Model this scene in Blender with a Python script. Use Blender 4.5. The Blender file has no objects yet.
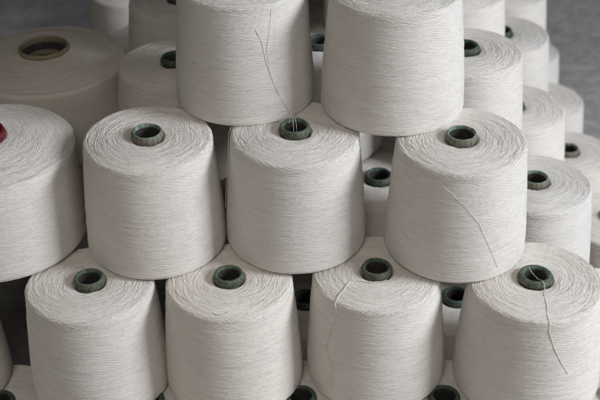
import bpy, math, random
import numpy as np
from mathutils import Matrix, Vector

rng = np.random.default_rng(7)
random.seed(7)
scene = bpy.context.scene
COL = scene.collection
PI = math.pi

# ------------------------------------------------------------------ materials
def new_mat(name):
    m = bpy.data.materials.new(name); m.use_nodes = True
    nt = m.node_tree; nt.nodes.clear()
    out = nt.nodes.new('ShaderNodeOutputMaterial')
    bs = nt.nodes.new('ShaderNodeBsdfPrincipled')
    nt.links.new(bs.outputs[0], out.inputs[0])
    return m, nt, bs

def N(nt, t, **kw):
    n = nt.nodes.new(t)
    for k, v in kw.items():
        if k.startswith('i_'):
            n.inputs[k[2:].replace('_', ' ')].default_value = v
        else:
            setattr(n, k, v)
    return n

def math_node(nt, op, a, b=None, c=None):
    n = nt.nodes.new('ShaderNodeMath'); n.operation = op
    for i, v in enumerate((a, b, c)):
        if v is None: continue
        if isinstance(v, (int, float)): n.inputs[i].default_value = v
        else: nt.links.new(v, n.inputs[i])
    return n.outputs[0]

def ramp(nt, fac, stops):
    r = nt.nodes.new('ShaderNodeValToRGB')
    el = r.color_ramp.elements
    while len(el) < len(stops): el.new(0.5)
    for e, (p, c) in zip(el, stops):
        e.position = p; e.color = (*c, 1) if len(c) == 3 else c
    nt.links.new(fac, r.inputs[0])
    return r.outputs[0]

def mixc(nt, fac, a, b, blend='MIX'):
    n = nt.nodes.new('ShaderNodeMix'); n.data_type = 'RGBA'; n.blend_type = blend
    def put(i, v):
        if isinstance(v, tuple): n.inputs[i].default_value = (*v, 1)
        elif isinstance(v, (int, float)): n.inputs[i].default_value = v
        else: nt.links.new(v, n.inputs[i])
    put(0, fac); put(6, a); put(7, b)
    return n.outputs[2]

def yarn_material(name, base, dark, strength=1.0, fine=1.0, LINE=0.56):
    m, nt, bs = new_mat(name)
    oi = nt.nodes.new('ShaderNodeObjectInfo')
    rnd = oi.outputs['Random']
    def layer(attr, ang, ax, detail=1.0, off=0.0):
        a = N(nt, 'ShaderNodeAttribute', attribute_name=attr)
        mp = nt.nodes.new('ShaderNodeVectorMath'); mp.operation = 'MULTIPLY'
        nt.links.new(a.outputs['Vector'], mp.inputs[0]); mp.inputs[1].default_value = (ang, ang, ax)
        ad = nt.nodes.new('ShaderNodeVectorMath'); ad.operation = 'ADD'
        nt.links.new(mp.outputs[0], ad.inputs[0])
        sh = nt.nodes.new('ShaderNodeCombineXYZ')
        o = math_node(nt, 'MULTIPLY_ADD', rnd, 37.0, off)
        nt.links.new(o, sh.inputs[0]); nt.links.new(o, sh.inputs[2])
        nt.links.new(sh.outputs[0], ad.inputs[1])
        n = N(nt, 'ShaderNodeTexNoise', i_Scale=1.0, i_Detail=detail, i_Roughness=0.6)
        nt.links.new(ad.outputs[0], n.inputs['Vector'])
        return n.outputs['Fac']
    # wound threads: two crossing families of helices and near-level wraps
    p = layer('wind_a', 17.0, 0.6, 1.0, 1.0)
    q = layer('wind_b', 17.0, 0.6, 1.0, 9.0)
    h = layer('wind_c', 2.0, 13.0, 2.0, 4.0)
    h2 = layer('wind_c', 7.0, 5.0, 1.5, 14.0)
    patch = layer('wind_c', 2.2, 0.35, 2.0, 21.0)
    wsm = nt.nodes.new('ShaderNodeMapRange'); wsm.inputs[1].default_value = 0.40; wsm.inputs[2].default_value = 0.60
    nt.links.new(patch, wsm.inputs[0])
    pq = math_node(nt, 'ADD', math_node(nt, 'MULTIPLY', p, wsm.outputs[0]),
                   math_node(nt, 'MULTIPLY', q, math_node(nt, 'SUBTRACT', 1.0, wsm.outputs[0])))
    hh = math_node(nt, 'ADD', math_node(nt, 'MULTIPLY', h, 0.55), math_node(nt, 'MULTIPLY', h2, 0.45))
    tot0 = math_node(nt, 'ADD', math_node(nt, 'MULTIPLY', pq, 0.24), math_node(nt, 'MULTIPLY', hh, 0.17))
    # individual wraps: closed helices (whole number of starts), grooved between threads
    tcw = nt.nodes.new('ShaderNodeTexCoord')
    sw = nt.nodes.new('ShaderNodeSeparateXYZ'); nt.links.new(tcw.outputs['Object'], sw.inputs[0])
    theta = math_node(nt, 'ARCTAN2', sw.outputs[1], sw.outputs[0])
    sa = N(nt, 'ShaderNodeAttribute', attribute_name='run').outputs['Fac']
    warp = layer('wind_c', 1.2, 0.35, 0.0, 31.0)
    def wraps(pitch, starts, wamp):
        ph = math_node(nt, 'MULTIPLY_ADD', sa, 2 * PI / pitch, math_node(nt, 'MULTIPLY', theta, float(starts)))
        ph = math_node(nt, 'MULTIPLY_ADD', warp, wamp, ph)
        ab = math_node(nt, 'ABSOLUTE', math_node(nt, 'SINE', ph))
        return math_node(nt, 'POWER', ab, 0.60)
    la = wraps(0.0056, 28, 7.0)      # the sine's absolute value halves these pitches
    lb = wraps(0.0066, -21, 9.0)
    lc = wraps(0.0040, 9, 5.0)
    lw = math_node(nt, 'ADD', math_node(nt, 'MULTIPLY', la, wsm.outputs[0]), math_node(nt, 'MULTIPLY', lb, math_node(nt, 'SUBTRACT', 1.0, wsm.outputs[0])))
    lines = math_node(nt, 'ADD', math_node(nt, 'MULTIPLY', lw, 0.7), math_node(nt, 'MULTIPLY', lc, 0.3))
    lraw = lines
    brk = nt.nodes.new('ShaderNodeMapRange'); brk.inputs[1].default_value = 0.35; brk.inputs[2].default_value = 0.65; brk.inputs[3].default_value = 0.45
    nt.links.new(h, brk.inputs[0])
    lines = math_node(nt, 'MULTIPLY_ADD', math_node(nt, 'SUBTRACT', lines, 0.76), math_node(nt, 'MULTIPLY', brk.outputs[0], LINE), 0.0)
    tot = math_node(nt, 'ADD', tot0, lines)
    # fibre fuzz
    tc = nt.nodes.new('ShaderNodeTexCoord')
    fz = N(nt, 'ShaderNodeTexNoise', i_Scale=900.0, i_Detail=2.0, i_Roughness=0.7)
    nt.links.new(tc.outputs['Object'], fz.inputs['Vector'])
    tot2 = math_node(nt, 'ADD', tot, math_node(nt, 'MULTIPLY', fz.outputs['Fac'], 0.34))
    b = N(nt, 'ShaderNodeBump', i_Strength=0.66 * strength, i_Distance=0.0018 * fine)
    nt.links.new(tot2, b.inputs['Height'])
    nt.links.new(b.outputs[0], bs.inputs['Normal'])
    # colour of natural cotton: crevice shade painted dark in thread grooves, slight cream mottling
    mot = N(nt, 'ShaderNodeTexNoise', i_Scale=14.0, i_Detail=3.0)
    nt.links.new(tc.outputs['Object'], mot.inputs['Vector'])
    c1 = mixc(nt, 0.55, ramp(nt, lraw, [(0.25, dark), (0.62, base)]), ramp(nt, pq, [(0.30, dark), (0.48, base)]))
    c2 = mixc(nt, math_node(nt, 'MULTIPLY', mot.outputs['Fac'], 0.30), c1, tuple(x * y for x, y in zip(base, (0.90, 0.86, 0.78))))
    # cones of the pile differ a little in shade
    sp = N(nt, 'ShaderNodeTexNoise', i_Scale=640.0, i_Detail=1.0)
    nt.links.new(tc.outputs['Object'], sp.inputs['Vector'])
    fleck = ramp(nt, sp.outputs['Fac'], [(0.70, (0, 0, 0)), (0.75, (1, 1, 1))])
    c3 = mixc(nt, math_node(nt, 'MULTIPLY', fleck, 0.35), c2, (0.33, 0.26, 0.18))
    hs = N(nt, 'ShaderNodeHueSaturation', i_Hue=0.5)
    nt.links.new(c3, hs.inputs['Color'])
    nt.links.new(math_node(nt, 'MULTIPLY_ADD', rnd, 0.09, 0.935), hs.inputs['Value'])
    nt.links.new(math_node(nt, 'MULTIPLY_ADD', rnd, 0.4, 0.8), hs.inputs['Saturation'])
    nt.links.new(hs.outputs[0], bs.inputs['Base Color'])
    bs.inputs['Roughness'].default_value = 0.85
    bs.inputs['Specular IOR Level'].default_value = 0.12
    bs.inputs['Sheen Weight'].default_value = 0.12
    bs.inputs['Sheen Roughness'].default_value = 0.6
    return m

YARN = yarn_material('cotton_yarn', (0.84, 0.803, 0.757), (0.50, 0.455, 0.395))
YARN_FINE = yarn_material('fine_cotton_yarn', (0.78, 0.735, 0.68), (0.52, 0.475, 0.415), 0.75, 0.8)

def thread_material():
    m, nt, bs = new_mat('loose_cotton')
    tc = nt.nodes.new('ShaderNodeTexCoord')
    n = N(nt, 'ShaderNodeTexNoise', i_Scale=700.0, i_Detail=2.0)
    nt.links.new(tc.outputs['Object'], n.inputs['Vector'])
    nt.links.new(ramp(nt, n.outputs['Fac'], [(0.3, (0.66, 0.63, 0.57)), (0.7, (0.84, 0.82, 0.77))]), bs.inputs['Base Color'])
    b = N(nt, 'ShaderNodeBump', i_Strength=0.5, i_Distance=0.0004)
    nt.links.new(n.outputs['Fac'], b.inputs['Height']); nt.links.new(b.outputs[0], bs.inputs['Normal'])
    bs.inputs['Roughness'].default_value = 0.9
    bs.inputs['Specular IOR Level'].default_value = 0.1
    return m
THREAD = thread_material()

def tube_material(name, lip, green, card, ticks=True, worn=0.5):
    """paper tube: coloured rim, bare card collar crossed by printed ticks"""
    m, nt, bs = new_mat(name)
    tc = nt.nodes.new('ShaderNodeTexCoord')
    sx = nt.nodes.new('ShaderNodeSeparateXYZ'); nt.links.new(tc.outputs['Object'], sx.inputs[0])
    th = math_node(nt, 'ARCTAN2', sx.outputs[1], sx.outputs[0])
    n = N(nt, 'ShaderNodeTexNoise', i_Scale=230.0, i_Detail=3.0, i_Roughness=0.65)
    nt.links.new(tc.outputs['Object'], n.inputs['Vector'])
    n2 = N(nt, 'ShaderNodeTexNoise', i_Scale=70.0, i_Detail=2.0)
    nt.links.new(tc.outputs['Object'], n2.inputs['Vector'])
    at = N(nt, 'ShaderNodeAttribute', attribute_name='band')
    if ticks:
        s = math_node(nt, 'SINE', math_node(nt, 'MULTIPLY', math_node(nt, 'ADD', th, math_node(nt, 'MULTIPLY', n2.outputs['Fac'], 0.25)), 17.0))
        tick = ramp(nt, math_node(nt, 'MULTIPLY_ADD', s, 0.5, 0.5), [(0.60, (0, 0, 0)), (0.85, (1, 1, 1))])
        wear = ramp(nt, n2.outputs['Fac'], [(0.35, (0.25,) * 3), (0.6, (1, 1, 1))])
        tf = mixc(nt, 1.0, tick, wear, 'MULTIPLY')
    else:
        tf = ramp(nt, n.outputs['Fac'], [(0.42, (0, 0, 0)), (0.58, (1, 1, 1))])
    collar = mixc(nt, tf, card, green)
    rimf = ramp(nt, n.outputs['Fac'], [(0.40 - 0.1 * worn, (0, 0, 0)), (0.62, (1, 1, 1))])
    lipc = mixc(nt, rimf, green, lip)
    c = mixc(nt, ramp(nt, at.outputs['Fac'], [(0.45, (0, 0, 0)), (0.55, (1, 1, 1))]), collar, lipc)
    nt.links.new(c, bs.inputs['Base Color'])
    b = N(nt, 'ShaderNodeBump', i_Strength=0.6, i_Distance=0.001)
    nt.links.new(n.outputs['Fac'], b.inputs['Height']); nt.links.new(b.outputs[0], bs.inputs['Normal'])
    bs.inputs['Roughness'].default_value = 0.62
    bs.inputs['Specular IOR Level'].default_value = 0.35
    return m

TUBE_GREEN = tube_material('green_paper_tube', (0.28, 0.34, 0.28), (0.055, 0.115, 0.07), (0.20, 0.165, 0.13))
TUBE_MOTTLED = tube_material('mottled_green_paper_tube', (0.125, 0.165, 0.12), (0.045, 0.075, 0.05), (0.135, 0.125, 0.09), ticks=False)
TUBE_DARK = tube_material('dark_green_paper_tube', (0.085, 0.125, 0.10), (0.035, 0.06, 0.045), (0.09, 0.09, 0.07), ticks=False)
TUBE_RED = tube_material('red_paper_tube', (0.17, 0.014, 0.024), (0.10, 0.008, 0.014), (0.20, 0.03, 0.045), ticks=False)
TUBE_OCHRE = tube_material('ochre_paper_tube', (0.36, 0.32, 0.20), (0.22, 0.18, 0.11), (0.20, 0.165, 0.11), ticks=False)

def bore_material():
    m, nt, bs = new_mat('tube_bore_shaded_card')
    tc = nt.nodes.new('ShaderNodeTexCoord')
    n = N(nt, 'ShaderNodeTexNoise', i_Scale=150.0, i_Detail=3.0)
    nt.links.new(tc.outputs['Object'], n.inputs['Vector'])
    nt.links.new(ramp(nt, n.outputs['Fac'], [(0.3, (0.02, 0.017, 0.015)), (0.7, (0.04, 0.034, 0.03))]), bs.inputs['Base Color'])  # near-black card colour stands in for the shade inside the bore
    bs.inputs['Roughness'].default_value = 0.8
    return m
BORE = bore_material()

def floor_material():
    m, nt, bs = new_mat('worn_concrete')
    tc = nt.nodes.new('ShaderNodeTexCoord')
    a = N(nt, 'ShaderNodeTexNoise', i_Scale=5.0, i_Detail=6.0, i_Roughness=0.7)
    b_ = N(nt, 'ShaderNodeTexNoise', i_Scale=34.0, i_Detail=4.0, i_Roughness=0.75)
    v = N(nt, 'ShaderNodeTexVoronoi', i_Scale=110.0)
    for n in (a, b_, v): nt.links.new(tc.outputs['Object'], n.inputs['Vector'])
    c1 = ramp(nt, a.outputs['Fac'], [(0.3, (0.31, 0.302, 0.292)), (0.7, (0.41, 0.400, 0.387))])
    c2 = mixc(nt, ramp(nt, b_.outputs['Fac'], [(0.44, (0, 0, 0)), (0.66, (0.75, 0.75, 0.75))]), c1, (0.60, 0.59, 0.575))
    c3 = mixc(nt, ramp(nt, v.outputs['Distance'], [(0.10, (0.6, 0.6, 0.6)), (0.22, (0, 0, 0))]), c2, (0.10, 0.10, 0.10))
    # damp stains
    d = N(nt, 'ShaderNodeTexNoise', i_Scale=2.2, i_Detail=3.0, i_Distortion=0.6)
    nt.links.new(tc.outputs['Object'], d.inputs['Vector'])
    c4 = mixc(nt, ramp(nt, d.outputs['Fac'], [(0.50, (0, 0, 0)), (0.62, (0.45,) * 3)]), c3, (0.13, 0.13, 0.13))
    nt.links.new(c4, bs.inputs['Base Color'])
    bp = N(nt, 'ShaderNodeBump', i_Strength=0.4, i_Distance=0.003)
    nt.links.new(b_.outputs['Fac'], bp.inputs['Height']); nt.links.new(bp.outputs[0], bs.inputs['Normal'])
    bs.inputs['Roughness'].default_value = 0.7
    return m

# ------------------------------------------------------------------ noise
class VNoise:
    def __init__(self, seed):
        g = np.random.default_rng(seed); self.t = g.random((32, 32, 32))
    def __call__(self, x, y, z):
        f = [np.floor(v) for v in (x, y, z)]
        d = [v - w for v, w in zip((x, y, z), f)]
        d = [u * u * (3 - 2 * u) for u in d]
        i = [w.astype(int) for w in f]
        r = 0
        for a in (0, 1):
            for b in (0, 1):
                for c in (0, 1):
                    w = (d[0] if a else 1 - d[0]) * (d[1] if b else 1 - d[1]) * (d[2] if c else 1 - d[2])
                    r = r + w * self.t[(i[0] + a) % 32, (i[1] + b) % 32, (i[2] + c) % 32]
        return r * 2 - 1

# ------------------------------------------------------------------ yarn body
class Winding:
    """surface of revolution of a wound cone; s = arc length from the hub over the top and down the side"""
    def __init__(self, profile, s_top, seed, k_top, k_side, amp=1.0):
        P = np.array(profile, float)
        seg = np.hypot(*np.diff(P, axis=0).T)
        self.S = np.concatenate([[0], np.cumsum(seg)])
        self.P = P; self.s_top = s_top; self.kt = k_top; self.ks = k_side
        self.n1, self.n2, self.n3 = VNoise(seed), VNoise(seed + 1), VNoise(seed + 2)
        self.amp = amp; self.seed = seed
    def K(self, s):
        return np.where(s < self.s_top, self.kt * s, self.kt * self.s_top + self.ks * (s - self.s_top))
    def rz(self, s):
        return np.interp(s, self.S, self.P[:, 0]), np.interp(s, self.S, self.P[:, 1])
    def normal(self, s):
        e = 8e-4
        r0, z0 = self.rz(s - e); r1, z1 = self.rz(s + e)
        dr, dz = r1 - r0, z1 - z0; L = np.hypot(dr, dz) + 1e-12
        return -dz / L, dr / L
    def disp(self, th, s):
        a, b = th + self.K(s), th - self.K(s)
        top = 1 / (1 + np.exp((s - self.s_top) / 0.004))
        d = 0.00045 * self.n1(1.6 * np.cos(th), 1.6 * np.sin(th), s * 22)
        d = d + (0.00015 + 0.00014 * top) * self.n1(7 * np.cos(a), 7 * np.sin(a), s * 40)
        d = d + (0.00015 + 0.00013 * top) * self.n2(7 * np.cos(b), 7 * np.sin(b), s * 40)
        d = d + 0.00020 * self.n3(3 * np.cos(th), 3 * np.sin(th), s * 260)
        # small folds where the windings turn at the top rim
        rim = np.exp(-((s - self.s_top) / 0.006) ** 2)
        d = d + 0.0006 * rim * self.n2(16 * np.cos(a), 16 * np.sin(a), s * 60)
        return -0.0002 + d * self.amp
    def point(self, th, s, off=0.0):
        r, z = self.rz(s); nr, nz = self.normal(s)
        d = self.disp(th, s) + off
        r = r + nr * d; z = z + nz * d
        return np.stack([r * np.cos(th), r * np.sin(th), z], -1)

def build_winding(name, W, mat, s_samples, nth, n_top, n_side, thick=0.00036, n_fuzz=2600):
    th = np.linspace(0, 2 * PI, nth, endpoint=False)
    S, T = np.meshgrid(s_samples, th, indexing='ij')
    V = W.point(T, S).reshape(-1, 3)
    ns = len(s_samples)
    idx = np.arange(ns * nth).reshape(ns, nth)
    a = idx[:-1]; b = idx[1:]
    F = np.stack([a, b, np.roll(b, -1, 1), np.roll(a, -1, 1)], -1).reshape(-1, 4)
    verts = [V]; faces = [F]; tS = [S.ravel()]; tT = [T.ravel()]
    n0 = len(V)
    smax = W.S[-1]
    s_side_end = W.side_end
    g = np.random.default_rng(W.seed + 50)
    NS = 18; side = 4
    def strand(s0, th0, span, slope, wob, off, rad):
        nonlocal n0
        t = np.linspace(0, 1, NS)
        thv = th0 + span * t
        ph = g.random() * 6.28
        sv = s0 + slope * span * t + wob * np.sin(ph + t * g.uniform(2, 7))
        sv = np.clip(sv, 0.0015, s_side_end)
        C = W.point(thv, sv, off)
        tg = np.gradient(C, axis=0); tg /= np.linalg.norm(tg, axis=1)[:, None] + 1e-12
        nr, nz = W.normal(sv)
        nn = np.stack([nr * np.cos(thv), nr * np.sin(thv), nz], -1)
        bb = np.cross(tg, nn); bb /= np.linalg.norm(bb, axis=1)[:, None] + 1e-12
        rr = rad * np.clip(np.minimum(t, 1 - t) * 12, 0.25, 1)[:, None]
        ring = []
        for k in range(side):
            an = 2 * PI * k / side
            ring.append(C + rr * (math.cos(an) * nn + math.sin(an) * bb))
        R = np.stack(ring, 1).reshape(-1, 3)
        ii = np.arange(NS * side).reshape(NS, side) + n0
        aa, bb2 = ii[:-1], ii[1:]
        faces.append(np.stack([aa, np.roll(aa, -1, 1), np.roll(bb2, -1, 1), bb2], -1).reshape(-1, 4))
        verts.append(R); tS.append(np.repeat(sv, side)); tT.append(np.repeat(thv, side))
        n0 += len(R)
    for i in range(n_top):
        s0 = W.s_top * math.sqrt(g.uniform(0.02, 1.0))
        sg = 1 if g.random() < 0.5 else -1
        r = W.rz(s0)[0]
        strand(s0, g.uniform(0, 6.28), g.uniform(0.25, 1.3), sg * g.uniform(0.04, 0.30) * r, g.uniform(0, 0.0008), 0.00002, thick * g.uniform(0.6, 1.05))
    for i in range(n_top // 3):      # bights that turn over the shoulder
        s0 = W.s_top + g.uniform(-0.012, 0.004)
        sg = 1 if g.random() < 0.5 else -1
        r = W.rz(s0)[0]
        strand(s0, g.uniform(0, 6.28), g.uniform(0.15, 0.5), sg * g.uniform(0.15, 0.45) * r, g.uniform(0, 0.0014), 0.00005, thick * g.uniform(0.6, 1.0))
    for i in range(n_side):
        s0 = g.uniform(W.s_top, s_side_end)
        sg = 1 if g.random() < 0.5 else -1
        r = W.rz(s0)[0]
        strand(s0, g.uniform(0, 6.28), g.uniform(0.8, 2.6), sg * g.uniform(0.02, 0.15) * r, g.uniform(0, 0.0003), 0.00010, thick * g.uniform(0.45, 0.70))
    # stray fibres standing off the yarn
    nf = n_fuzz; K = 5
    s0 = g.uniform(0.01, s_side_end, nf); t0 = g.uniform(0, 6.283, nf)
    r0 = W.rz(s0)[0]
    L = g.uniform(0.003, 0.009, nf); dirn = g.uniform(0, 6.283, nf); ht = g.uniform(0.0002, 0.0013, nf)
    u = np.linspace(0, 1, K)[None, :]
    curl = g.normal(0, 0.8, nf)[:, None]
    ang = dirn[:, None] + curl * u
    ds = np.cumsum(np.sin(ang), 1) * (L / K)[:, None]; dt = np.cumsum(np.cos(ang), 1) * (L / K)[:, None] / r0[:, None]
    sv = np.clip(s0[:, None] + ds, 0.0015, s_side_end); tv = t0[:, None] + dt
    off = ht[:, None] * np.sin(u * g.uniform(1.6, 3.1, nf)[:, None])
    C = W.point(tv, sv, off)
    nr, nz = W.normal(sv)
    nn = np.stack([nr * np.cos(tv), nr * np.sin(tv), nz], -1)
    tg = np.gradient(C, axis=1); tg /= np.linalg.norm(tg, axis=2)[..., None] + 1e-12
    bb = np.cross(tg, nn); bb /= np.linalg.norm(bb, axis=2)[..., None] + 1e-12
    rad = 0.000055
    Rg = np.stack([C + rad * (math.cos(a) * nn + math.sin(a) * bb) for a in (0.0, 2.094, 4.189)], 2)
    ii = np.arange(nf * K * 3).reshape(nf, K, 3) + n0
    aa, bq = ii[:, :-1], ii[:, 1:]
    faces.append(np.stack([aa, np.roll(aa, -1, 2), np.roll(bq, -1, 2), bq], -1).reshape(-1, 4))
    verts.append(Rg.reshape(-1, 3)); tS.append(np.repeat(sv.ravel(), 3)); tT.append(np.repeat(tv.ravel(), 3))
    n0 += nf * K * 3
    V = np.concatenate(verts); F = np.concatenate(faces); S = np.concatenate(tS); T = np.concatenate(tT)
    me = bpy.data.meshes.new(name)
    me.vertices.add(len(V)); me.vertices.foreach_set('co', V.astype(np.float32).ravel())
    me.loops.add(len(F) * 4); me.loops.foreach_set('vertex_index', F.astype(np.int32).ravel())
    me.polygons.add(len(F)); me.polygons.foreach_set('loop_start', np.arange(0, len(F) * 4, 4, dtype=np.int32))
    me.update(calc_edges=True)
    me.polygons.foreach_set('use_smooth', np.ones(len(F), bool))
    k = W.K(S)
    for nm, ph in (('wind_a', T + k), ('wind_b', T - k), ('wind_c', T + 0.35 * np.sin(S * 90))):
        at = me.attributes.new(nm, 'FLOAT_VECTOR', 'POINT')
        sc = S * 100 + (0.10 * np.sin(2 * T + 40 * S + W.seed) + 0.05 * np.sin(3 * T - 25 * S) if nm == 'wind_c' else 0)
        at.data.foreach_set('vector', np.stack([np.cos(ph), np.sin(ph), sc], -1).astype(np.float32).ravel())
    at = me.attributes.new('run', 'FLOAT', 'POINT'); at.data.foreach_set('value', S.astype(np.float32))
    me.materials.append(mat)
    me.validate()
    return me

def arc(cx, cz, r, a0, a1, n):
    return [(cx + r * math.cos(math.radians(a)), cz + r * math.sin(math.radians(a))) for a in np.linspace(a0, a1, n)]

# small cone: base radius 90 mm, top radius 80 mm, 157 mm tall
def small_profile(hub_dip=0.002):
    p = [(0.0186, 0.1530 - hub_dip), (0.0220, 0.1548), (0.030, 0.1558), (0.050, 0.1558), (0.064, 0.1552), (0.0735, 0.1541)]
    p += arc(0.0748, 0.1492, 0.0048, 80, 4, 9)
    top_len = len(p) - 4
    side = [(0.0803, 0.138), (0.0826, 0.118), (0.0850, 0.090), (0.0873, 0.060), (0.0890, 0.034), (0.0899, 0.012)]
    p += side
    p += arc(0.0850, 0.0052, 0.0050, 0, -88, 7)
    p += [(0.060, 0.0006), (0.0186, 0.0006)]
    return p, top_len, len(side)

def big_profile(Rt, Rb, h, dome, hub):
    p = [(hub - 0.001, h + dome - 0.004), (hub + 0.004, h + dome - 0.0015), (hub + 0.25 * (Rt - hub), h + dome * 0.80), (hub + 0.55 * (Rt - hub), h + dome * 0.50), (hub + 0.8 * (Rt - hub), h + dome * 0.18), (Rt - 0.0085, h + 0.0002)]
    p += arc(Rt - 0.0065, h - 0.0065, 0.0065, 78, 6, 9)
    tl = len(p) - 4
    n = 6
    for t in np.linspace(0.12, 1, n):
        p.append((Rt + (Rb - Rt) * t, (h - 0.010) * (1 - t) + 0.012 * t))
    p += arc(Rb - 0.010, 0.0105, 0.0100, -6, -88, 6)
    p += [(hub + 0.02, 0.0006), (hub, 0.0006)]
    return p, tl, n

def make_W(prof, seed, kt, ks, amp=1.0):
    p, tl, ns = prof
    P = np.array(p); S = np.concatenate([[0], np.cumsum(np.hypot(*np.diff(P, axis=0).T))])
    W = Winding(p, S[tl], seed, kt, ks, amp)
    W.side_end = S[-5]
    W.samples = np.unique(np.concatenate([
        np.linspace(0, S[tl] - 0.008, 62), np.linspace(S[tl] - 0.008, S[tl] + 0.010, 22),
        np.linspace(S[tl] + 0.010, S[-3], 120), np.linspace(S[-3], S[-1], 4)]))
    return W

WS = [make_W(small_profile(), 11 + 10 * i, 95 + 12 * i, 150 + 25 * i) for i in range(4)]
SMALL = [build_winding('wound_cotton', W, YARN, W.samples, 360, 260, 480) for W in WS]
W_RED = make_W(big_profile(0.1130, 0.1135, 0.137, 0.013, 0.027), 71, 60, 110, 0.6)
W_OCH = make_W(big_profile(0.1185, 0.1200, 0.124, 0.017, 0.0335), 91, 60, 110, 0.6)
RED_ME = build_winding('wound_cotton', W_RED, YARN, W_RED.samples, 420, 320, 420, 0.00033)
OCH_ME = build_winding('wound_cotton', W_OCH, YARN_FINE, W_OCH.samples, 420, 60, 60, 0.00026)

# ------------------------------------------------------------------ tubes
def lathe(name, prof, mats, seg=72, wob=0.0, seed=0):
    """prof: (r, z, band, material index)"""
    g = VNoise(seed + 300)
    th = np.linspace(0, 2 * PI, seg, endpoint=False)
    V = []; band = []
    for (r, z, b, mi) in prof:
        n = g(2.5 * np.cos(th) + 9, 2.5 * np.sin(th) + 9, np.full_like(th, z * 300))
        rr = r * (1 + wob * n)
        V.append(np.stack([rr * np.cos(th), rr * np.sin(th), z + 0.02 * wob * n], -1)); band += [b] * seg
    V = np.concatenate(V); n = len(prof)
    me = bpy.data.meshes.new(name)
    F = []; MI = []
    for i in range(n - 1):
        for j in range(seg):
            k = (j + 1) % seg
            F.append((i * seg + j, i * seg + k, (i + 1) * seg + k, (i + 1) * seg + j)); MI.append(prof[i][3])
    me.from_pydata(V.tolist(), [], F)
    me.polygons.foreach_set('use_smooth', [True] * len(F))
    for m in mats: me.materials.append(m)
    me.polygons.foreach_set('material_index', MI)
    at = me.attributes.new('band', 'FLOAT', 'POINT'); at.data.foreach_set('value', band)
    me.update()
    return me

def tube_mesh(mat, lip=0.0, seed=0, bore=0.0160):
    """collar outside the yarn, rolled lip, bore painted dark as shade down to the foot"""
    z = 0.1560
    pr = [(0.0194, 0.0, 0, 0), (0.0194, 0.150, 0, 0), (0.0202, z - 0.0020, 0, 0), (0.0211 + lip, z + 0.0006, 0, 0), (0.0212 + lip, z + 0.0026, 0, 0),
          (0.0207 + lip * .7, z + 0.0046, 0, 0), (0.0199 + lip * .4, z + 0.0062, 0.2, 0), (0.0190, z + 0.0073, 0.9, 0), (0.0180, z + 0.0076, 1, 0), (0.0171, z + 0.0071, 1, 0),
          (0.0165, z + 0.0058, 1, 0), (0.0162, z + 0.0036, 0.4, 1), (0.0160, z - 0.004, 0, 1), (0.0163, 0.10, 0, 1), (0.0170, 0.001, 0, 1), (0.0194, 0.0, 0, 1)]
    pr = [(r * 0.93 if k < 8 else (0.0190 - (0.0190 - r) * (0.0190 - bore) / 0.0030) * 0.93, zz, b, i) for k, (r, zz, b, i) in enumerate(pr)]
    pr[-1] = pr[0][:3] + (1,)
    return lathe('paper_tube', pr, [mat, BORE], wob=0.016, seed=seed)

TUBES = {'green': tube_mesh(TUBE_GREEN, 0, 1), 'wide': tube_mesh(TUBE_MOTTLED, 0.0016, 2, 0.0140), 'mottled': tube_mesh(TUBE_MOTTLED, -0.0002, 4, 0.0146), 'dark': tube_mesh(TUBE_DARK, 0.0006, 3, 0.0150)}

def big_tube(mat, R, z, seed):
    pr = [(R * .92, 0, 0, 0), (R * .92, z - .006, 0, 0), (R * .98, z - .002, 0, 0), (R, z + .001, 1, 0), (R * .985, z + .0035, 1, 0), (R * .95, z + .0045, 1, 0),
          (R * .91, z + .0042, 1, 0), (R * .88, z + .002, .2, 0), (R * .865, z - .004, 0, 1), (R * .84, z - .011, .0, 1), (R * .70, z - .0125, 0, 1), (R * .69, z - .013, 1, 0), (R * .66, z - .0135, 0, 0),
          (R * .64, z - .020, 0, 1), (R * .50, z - .0225, 0, 1), (R * .48, z - .024, 1, 0), (R * .45, z - .025, 0, 1), (R * .44, z - .05, 0, 1), (R * .44, 0.001, 0, 1), (R * .92, 0, 0, 1)]
    return lathe('paper_tube', pr, [mat, BORE], seg=96, wob=0.008, seed=seed)
def red_tube():
    R, z = 0.0285, 0.150
    pr = [(R * .9, 0, 0, 0), (R * .92, z - .004, 0, 0), (R, z, 0, 0), (R * 1.01, z + .004, .3, 0), (R * .97, z + .007, 1, 0), (R * .90, z + .0078, 1, 0), (R * .83, z + .007, 1, 0),
          (R * .79, z + .003, .3, 0), (R * .76, z - .008, 0, 0), (R * .73, z - .03, 0, 1), (R * .73, 0.001, 0, 1), (R * .9, 0, 0, 1)]
    return lathe('paper_tube', pr, [TUBE_RED, BORE], seg=96, wob=0.01, seed=9)

# ------------------------------------------------------------------ things
def empty(name, loc, rz=0.0, tilt=(0, 0), scale=1.0):
    o = bpy.data.objects.new(name, None); COL.objects.link(o)
    o.empty_display_size = 0.05
    o.location = loc; o.rotation_euler = (math.radians(tilt[0]), math.radians(tilt[1]), rz); o.scale = (scale, scale, 1)
    return o
def part(name, me, parent):
    o = bpy.data.objects.new(name, me); COL.objects.link(o); o.parent = parent
    return o

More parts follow.
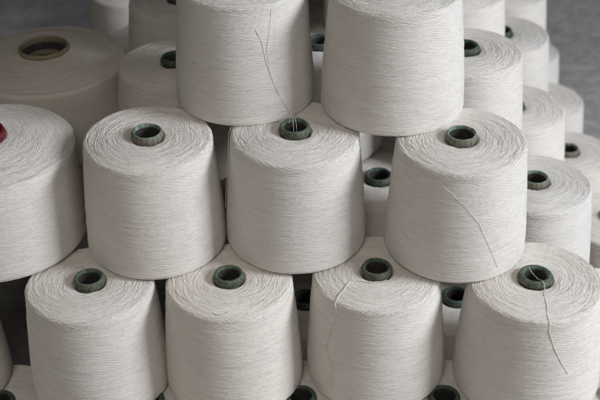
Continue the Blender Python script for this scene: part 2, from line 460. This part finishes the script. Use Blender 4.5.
LZ = 0.158
CONES = {}
def cone(key, x, y, lvl, label, variant=0, tube='green', rz=0.0, tilt=(0, 0), scale=1.0, dz=0.0, group='white yarn cones stacked in the pile'):
    v = random.uniform(-1, 1); scale *= 1 + 0.009 * v
    tilt = (tilt[0] + random.uniform(-0.35, 0.35), tilt[1] + random.uniform(-0.5, 0.5))
    t = empty('yarn_cone', (x, y, lvl * LZ + dz), 0.0, tilt, scale)
    t['label'] = label; t['category'] = 'yarn cone'; t['group'] = group
    w = part('yarn_winding', SMALL[variant], t); w.rotation_euler.z = rz
    p = part('paper_tube', TUBES[tube], t); p.rotation_euler.z = rz * 1.7 + variant
    CONES[key] = (t, WS[variant], rz)
    return t

def tube_curve(name, pts, rad, parent, mat=THREAD, ply=True):
    """a thin tapered thread through pts (parent space)"""
    P = np.array(pts, float)
    # resample smoothly (Catmull-Rom)
    Q = np.vstack([2 * P[0] - P[1], P, 2 * P[-1] - P[-2]])
    out = []
    for i in range(1, len(Q) - 2):
        for t in np.linspace(0, 1, 9, endpoint=False):
            a, b, c, d = Q[i - 1], Q[i], Q[i + 1], Q[i + 2]
            out.append(0.5 * ((2 * b) + (-a + c) * t + (2 * a - 5 * b + 4 * c - d) * t * t + (-a + 3 * b - 3 * c + d) * t ** 3))
    out.append(P[-1]); C = np.array(out)
    g = np.random.default_rng(len(C))
    C[1:-1] += g.normal(0, 0.00007, C[1:-1].shape)
    tg = np.gradient(C, axis=0); tg /= np.linalg.norm(tg, axis=1)[:, None] + 1e-12
    up = np.tile(np.array([[0.31, 0.77, 0.55]]), (len(C), 1))
    n1 = np.cross(tg, up); n1 /= np.linalg.norm(n1, axis=1)[:, None]; n2 = np.cross(tg, n1)
    side = 7; V = []; F = []
    for i in range(len(C)):
        r = rad * (1 + 0.25 * math.sin(i * 1.3) + 0.12 * g.normal())
        for k in range(side):
            a = 2 * PI * k / side
            V.append(C[i] + r * (math.cos(a) * n1[i] + math.sin(a) * n2[i]))
    for i in range(len(C) - 1):
        for k in range(side):
            l = (k + 1) % side
            F.append((i * side + k, i * side + l, (i + 1) * side + l, (i + 1) * side + k))
    me = bpy.data.meshes.new(name); me.from_pydata([tuple(v) for v in V], [], F)
    me.polygons.foreach_set('use_smooth', [True] * len(F)); me.materials.append(mat); me.update()
    return part(name, me, parent)

def thread_on(key, uv, rad=0.00055, lift=0.0007, extra_start=(), extra_end=()):
    """lay a loose thread on a cone; uv = list of (azimuth deg, s) in the cone's own frame"""
    t, W, rz = CONES[key]
    pts = [tuple(p) for p in extra_start]
    uv = np.array(uv, float); n = len(uv)
    tt = np.linspace(0, n - 1, (n - 1) * 4 + 1)
    th = np.radians(np.interp(tt, range(n), uv[:, 0])); s = np.interp(tt, range(n), uv[:, 1])
    for a, b in zip(th, s):
        p = W.point(np.array(a - rz), np.array(b), lift)
        c, si = math.cos(rz), math.sin(rz)
        pts.append((p[0] * c - p[1] * si, p[0] * si + p[1] * c, p[2]))
    pts += [tuple(p) for p in extra_end]
    return tube_curve('loose_thread', pts, rad, t)

# second level from the floor: the front row
cone('D', -0.264, 1.087, 1, 'white yarn cone with green tube, leftmost whole cone of the lower front row', 0, 'mottled', 0.4)
cone('E', -0.090, 1.089, 1, 'white yarn cone of the lower front row with a small thread curl on its top', 1, 'mottled', 1.3)
cone('F', 0.095, 1.097, 1, 'white yarn cone in the lower front row with a long loose thread down its front', 2, 'mottled', 2.2, scale=1.01)
cone('G', 0.289, 1.074, 1, 'large lower right yarn cone with a thread coming out of its green tube', 3, 'wide', 0.9, scale=1.04)
cone('W', -0.476, 1.090, 1, 'white yarn cone cut off by the left edge in the lower front row', 2, 'green', 4.0)
# third level: the middle row
cone('A', -0.186, 1.173, 2, 'white yarn cone in the middle row standing beside the wide red-tubed cone', 3, 'green', 2.6, tilt=(2.0, 0), dz=0.0025)
cone('B', -0.006, 1.177, 2, 'white yarn cone at the centre, threads from above dropping into its green tube', 1, 'mottled', 4.4, tilt=(1.4, 0), dz=0.0025)
cone('C', 0.197, 1.151, 2, 'rightmost middle row yarn cone with a thread slanting across it', 0, 'green', 3.3, tilt=(1.3, 0), dz=0.0025)
# top level
cone('H', -0.067, 1.272, 3, 'white yarn cone at top left of the pile with threads hanging down its front', 2, 'green', 5.4)
cone('I', 0.120, 1.240, 3, 'white yarn cone at the top centre of the pile without hanging threads', 3, 'green', 4.9)
# behind
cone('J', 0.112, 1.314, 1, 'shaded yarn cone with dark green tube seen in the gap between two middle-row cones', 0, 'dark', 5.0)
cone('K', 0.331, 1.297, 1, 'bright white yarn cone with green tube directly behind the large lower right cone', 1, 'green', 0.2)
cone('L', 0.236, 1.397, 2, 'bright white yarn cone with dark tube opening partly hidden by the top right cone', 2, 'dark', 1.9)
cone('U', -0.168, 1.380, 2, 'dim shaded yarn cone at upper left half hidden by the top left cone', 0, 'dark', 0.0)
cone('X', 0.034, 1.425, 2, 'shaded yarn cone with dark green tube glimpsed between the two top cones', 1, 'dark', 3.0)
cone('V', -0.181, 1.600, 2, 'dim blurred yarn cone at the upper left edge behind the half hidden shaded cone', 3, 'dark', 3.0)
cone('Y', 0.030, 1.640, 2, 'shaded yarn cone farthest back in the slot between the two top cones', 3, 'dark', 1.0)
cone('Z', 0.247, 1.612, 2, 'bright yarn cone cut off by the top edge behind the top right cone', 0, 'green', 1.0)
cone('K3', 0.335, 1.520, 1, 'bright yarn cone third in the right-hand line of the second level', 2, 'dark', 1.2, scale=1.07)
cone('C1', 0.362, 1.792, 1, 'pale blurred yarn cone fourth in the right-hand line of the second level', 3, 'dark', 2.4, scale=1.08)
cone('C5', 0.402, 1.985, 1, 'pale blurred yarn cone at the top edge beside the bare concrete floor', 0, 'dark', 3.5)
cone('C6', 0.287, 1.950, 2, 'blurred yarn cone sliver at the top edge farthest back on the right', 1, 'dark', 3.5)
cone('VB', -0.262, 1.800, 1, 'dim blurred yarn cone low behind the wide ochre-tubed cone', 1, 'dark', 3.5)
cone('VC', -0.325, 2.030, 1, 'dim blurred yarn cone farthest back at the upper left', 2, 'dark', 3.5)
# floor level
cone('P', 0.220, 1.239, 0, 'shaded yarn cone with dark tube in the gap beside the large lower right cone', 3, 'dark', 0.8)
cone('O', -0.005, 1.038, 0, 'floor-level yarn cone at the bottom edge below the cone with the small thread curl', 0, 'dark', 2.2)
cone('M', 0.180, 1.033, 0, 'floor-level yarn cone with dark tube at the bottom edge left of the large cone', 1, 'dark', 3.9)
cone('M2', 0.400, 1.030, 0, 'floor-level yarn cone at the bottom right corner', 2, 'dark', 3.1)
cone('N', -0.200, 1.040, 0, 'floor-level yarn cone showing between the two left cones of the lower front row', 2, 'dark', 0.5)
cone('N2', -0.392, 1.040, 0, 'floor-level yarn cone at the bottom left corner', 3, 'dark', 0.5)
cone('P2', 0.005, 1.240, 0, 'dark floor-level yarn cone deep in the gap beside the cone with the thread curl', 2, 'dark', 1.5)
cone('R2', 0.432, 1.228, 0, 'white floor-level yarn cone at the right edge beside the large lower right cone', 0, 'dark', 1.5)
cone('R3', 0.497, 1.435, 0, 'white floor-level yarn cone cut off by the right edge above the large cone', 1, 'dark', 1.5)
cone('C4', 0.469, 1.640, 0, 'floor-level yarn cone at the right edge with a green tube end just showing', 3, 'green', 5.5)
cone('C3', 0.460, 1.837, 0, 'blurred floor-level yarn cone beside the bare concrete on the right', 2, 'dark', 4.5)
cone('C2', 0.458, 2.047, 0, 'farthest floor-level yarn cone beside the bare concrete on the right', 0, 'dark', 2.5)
# unseen cones added on top to shade the back left, then inside the pile
cone('T1', -0.070, 1.490, 3, 'unseen yarn cone added behind the top left cone to shade the back left', 0, 'green', 2.0)
cone('T2', 0.130, 1.500, 3, 'unseen yarn cone added behind the top centre cone to shade the back left', 1, 'green', 2.0)
cone('T3', 0.030, 1.375, 4, 'unseen topmost yarn cone added on the pile to shade the back left', 2, 'green', 2.0)
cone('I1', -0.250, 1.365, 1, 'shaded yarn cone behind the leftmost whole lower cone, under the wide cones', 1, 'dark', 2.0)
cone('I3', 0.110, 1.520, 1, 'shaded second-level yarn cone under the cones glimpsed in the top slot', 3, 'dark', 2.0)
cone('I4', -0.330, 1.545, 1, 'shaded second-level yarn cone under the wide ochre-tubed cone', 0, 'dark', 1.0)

# two wide cones at the left
t = empty('wide_yarn_cone', (-0.394, 1.191, 2 * LZ))
t['label'] = 'wide white yarn cone with red tube cut off by the left edge'; t['category'] = 'yarn cone'; t['group'] = 'wide yarn cones at the left'
part('yarn_winding', RED_ME, t); part('paper_tube', red_tube(), t)
t = empty('wide_yarn_cone', (-0.3685, 1.462, 2 * LZ), 0, (0, 0))
t['label'] = 'wide dim yarn cone with ochre ring tube at upper left'; t['category'] = 'yarn cone'; t['group'] = 'wide yarn cones at the left'
part('yarn_winding', OCH_ME, t); part('paper_tube', big_tube(TUBE_OCHRE, 0.0365, 0.1405, 5), t)

# loose thread ends lying on the cones
into = [(0.0570, -0.0745, 0.0095), (0.0590, -0.0800, 0.0112), (0.0605, -0.0880, 0.0108), (0.0612, -0.0960, 0.0040), (0.0620, -0.0995, -0.0200)]
thread_on('H', [(-76.3, 0.0885), (-71.9, 0.1044), (-69.2, 0.1317), (-65.7, 0.1536), (-57.8, 0.1847), (-51.8, 0.2049)], 0.00034, 0.0004, extra_end=into)
thread_on('H', [(-60.8, 0.0653), (-62.5, 0.0796), (-68.1, 0.1154), (-66.8, 0.1441), (-61.9, 0.1721), (-52.5, 0.2000)], 0.00030, 0.0003, extra_end=[(0.0585, -0.0735, 0.0110), (0.0615, -0.0815, 0.0118), (0.0640, -0.0900, 0.0095), (0.0650, -0.0960, 0.0020), (0.0650, -0.0990, -0.0180)])
thread_on('H', [(-12, 0.2035), (-23.4, 0.2045), (-34.0, 0.2072), (-43.0, 0.2102)], 0.00036, 0.0004, extra_end=[(0.0605, -0.0740, 0.0100), (0.0585, -0.0830, 0.0112), (0.0560, -0.0915, 0.0060)])
thread_on('C', [(-135, 0.068), (-118.5, 0.0727), (-103.6, 0.087), (-91.6, 0.1044), (-80.6, 0.127), (-71.1, 0.161), (-61.3, 0.1982)], 0.00020, 0.0005)
thread_on('F', [(-60, 0.0055), (-95, 0.0065), (-125.6, 0.010), (-142.5, 0.015), (-148.0, 0.0232), (-139.0, 0.0392), (-130.0, 0.0716), (-136.9, 0.111), (-139.8, 0.1337), (-135.0, 0.1497), (-130.2, 0.1583), (-133.5, 0.1846), (-131, 0.205)], 0.00055, 0.0012)
thread_on('F', [(-137.5, 0.122), (-141.5, 0.134), (-133.5, 0.150), (-131.5, 0.162)], 0.00034, 0.0009)
thread_on('G', [(-76.0, 0.0085), (-82.4, 0.0143), (-89.3, 0.0504), (-88.9, 0.0739), (-83.5, 0.0986), (-75.4, 0.1258), (-70, 0.140)], 0.00036, 0.0004,
          extra_start=[(-0.0060, 0.0150, 0.1630), (-0.0030, 0.0060, 0.1600), (0.0020, -0.0060, 0.1595), (0.0042, -0.0155, 0.1645), (0.0058, -0.0200, 0.1635), (0.0062, -0.0235, 0.1580)])
thread_on('E', [(-104.0, 0.0525), (-100.0, 0.0545), (-95.5, 0.0555), (-91.0, 0.0535), (-88.5, 0.0495)], 0.00045, 0.0008)
thread_on('B', [(170, 0.062), (183, 0.068), (188, 0.085), (191, 0.11), (188, 0.135), (187, 0.165)], 0.00036, 0.0022)
# ------------------------------------------------------------------ floor
def make_floor():
    n = 60
    xs = np.linspace(-12, 12, n); ys = np.linspace(-6, 22, n)
    V = [(x, y, 0) for y in ys for x in xs]
    F = [(j * n + i, j * n + i + 1, (j + 1) * n + i + 1, (j + 1) * n + i) for j in range(n - 1) for i in range(n - 1)]
    me = bpy.data.meshes.new('floor'); me.from_pydata(V, [], F); me.materials.append(floor_material()); me.update()
    o = bpy.data.objects.new('floor', me); COL.objects.link(o); o['kind'] = 'structure'
    o.location.z = -0.001
    return o
make_floor()

# ------------------------------------------------------------------ light
def area(name, loc, target, size, size_y, energy, color):
    l = bpy.data.lights.new(name, 'AREA'); l.shape = 'RECTANGLE'; l.size = size; l.size_y = size_y
    l.energy = energy; l.color = color
    o = bpy.data.objects.new(name, l); COL.objects.link(o); o.location = loc
    o.rotation_euler = (Vector(target) - Vector(loc)).to_track_quat('-Z', 'Y').to_euler()
    return o
area('window_light', (2.32, 0.46, 1.60), (0.15, 1.25, 0.3), 0.85, 0.8, 70, (0.87, 0.92, 1.0))
area('front_window_light', (1.55, -0.75, 1.25), (0.0, 1.15, 0.3), 0.7, 0.5, 3.9, (1.0, 0.97, 0.94))
ov = area('fill_light', (-0.25, -0.35, 1.9), (0.0, 1.0, 0.25), 0.9, 0.6, 2.2, (1.0, 0.94, 0.88))
ov.data.spread = math.radians(80)

w = bpy.data.worlds.new('World'); scene.world = w; w.use_nodes = True
bg = w.node_tree.nodes['Background']
bg.inputs[0].default_value = (1.0, 0.93, 0.85, 1); bg.inputs[1].default_value = 0.02

# ------------------------------------------------------------------ camera
cam = bpy.data.cameras.new('camera'); co = bpy.data.objects.new('camera', cam); COL.objects.link(co)
pitch, roll = math.radians(33.20), math.radians(-1.20)
fw = Vector((0, math.cos(pitch), -math.sin(pitch))); rt = Vector((1, 0, 0)); up = rt.cross(fw)
cx = math.cos(roll) * rt + math.sin(roll) * up; cy = -math.sin(roll) * rt + math.cos(roll) * up
M = Matrix((cx, cy, -fw)).transposed().to_4x4(); M.translation = (0, 0, 1.14)
co.matrix_world = M
cam.sensor_width = 36; cam.lens = 1096.9 / 600 * 36
cam.clip_start = 0.05; cam.clip_end = 60
cam.dof.use_dof = True; cam.dof.focus_distance = 1.36; cam.dof.aperture_fstop = 5.0; cam.dof.aperture_blades = 7
scene.camera = co

scene.view_settings.view_transform = 'Standard'; scene.view_settings.look = 'None'
scene.view_settings.exposure = 0.0; scene.view_settings.gamma = 1.0
scene.cycles.max_bounces = 6; scene.cycles.diffuse_bounces = 4
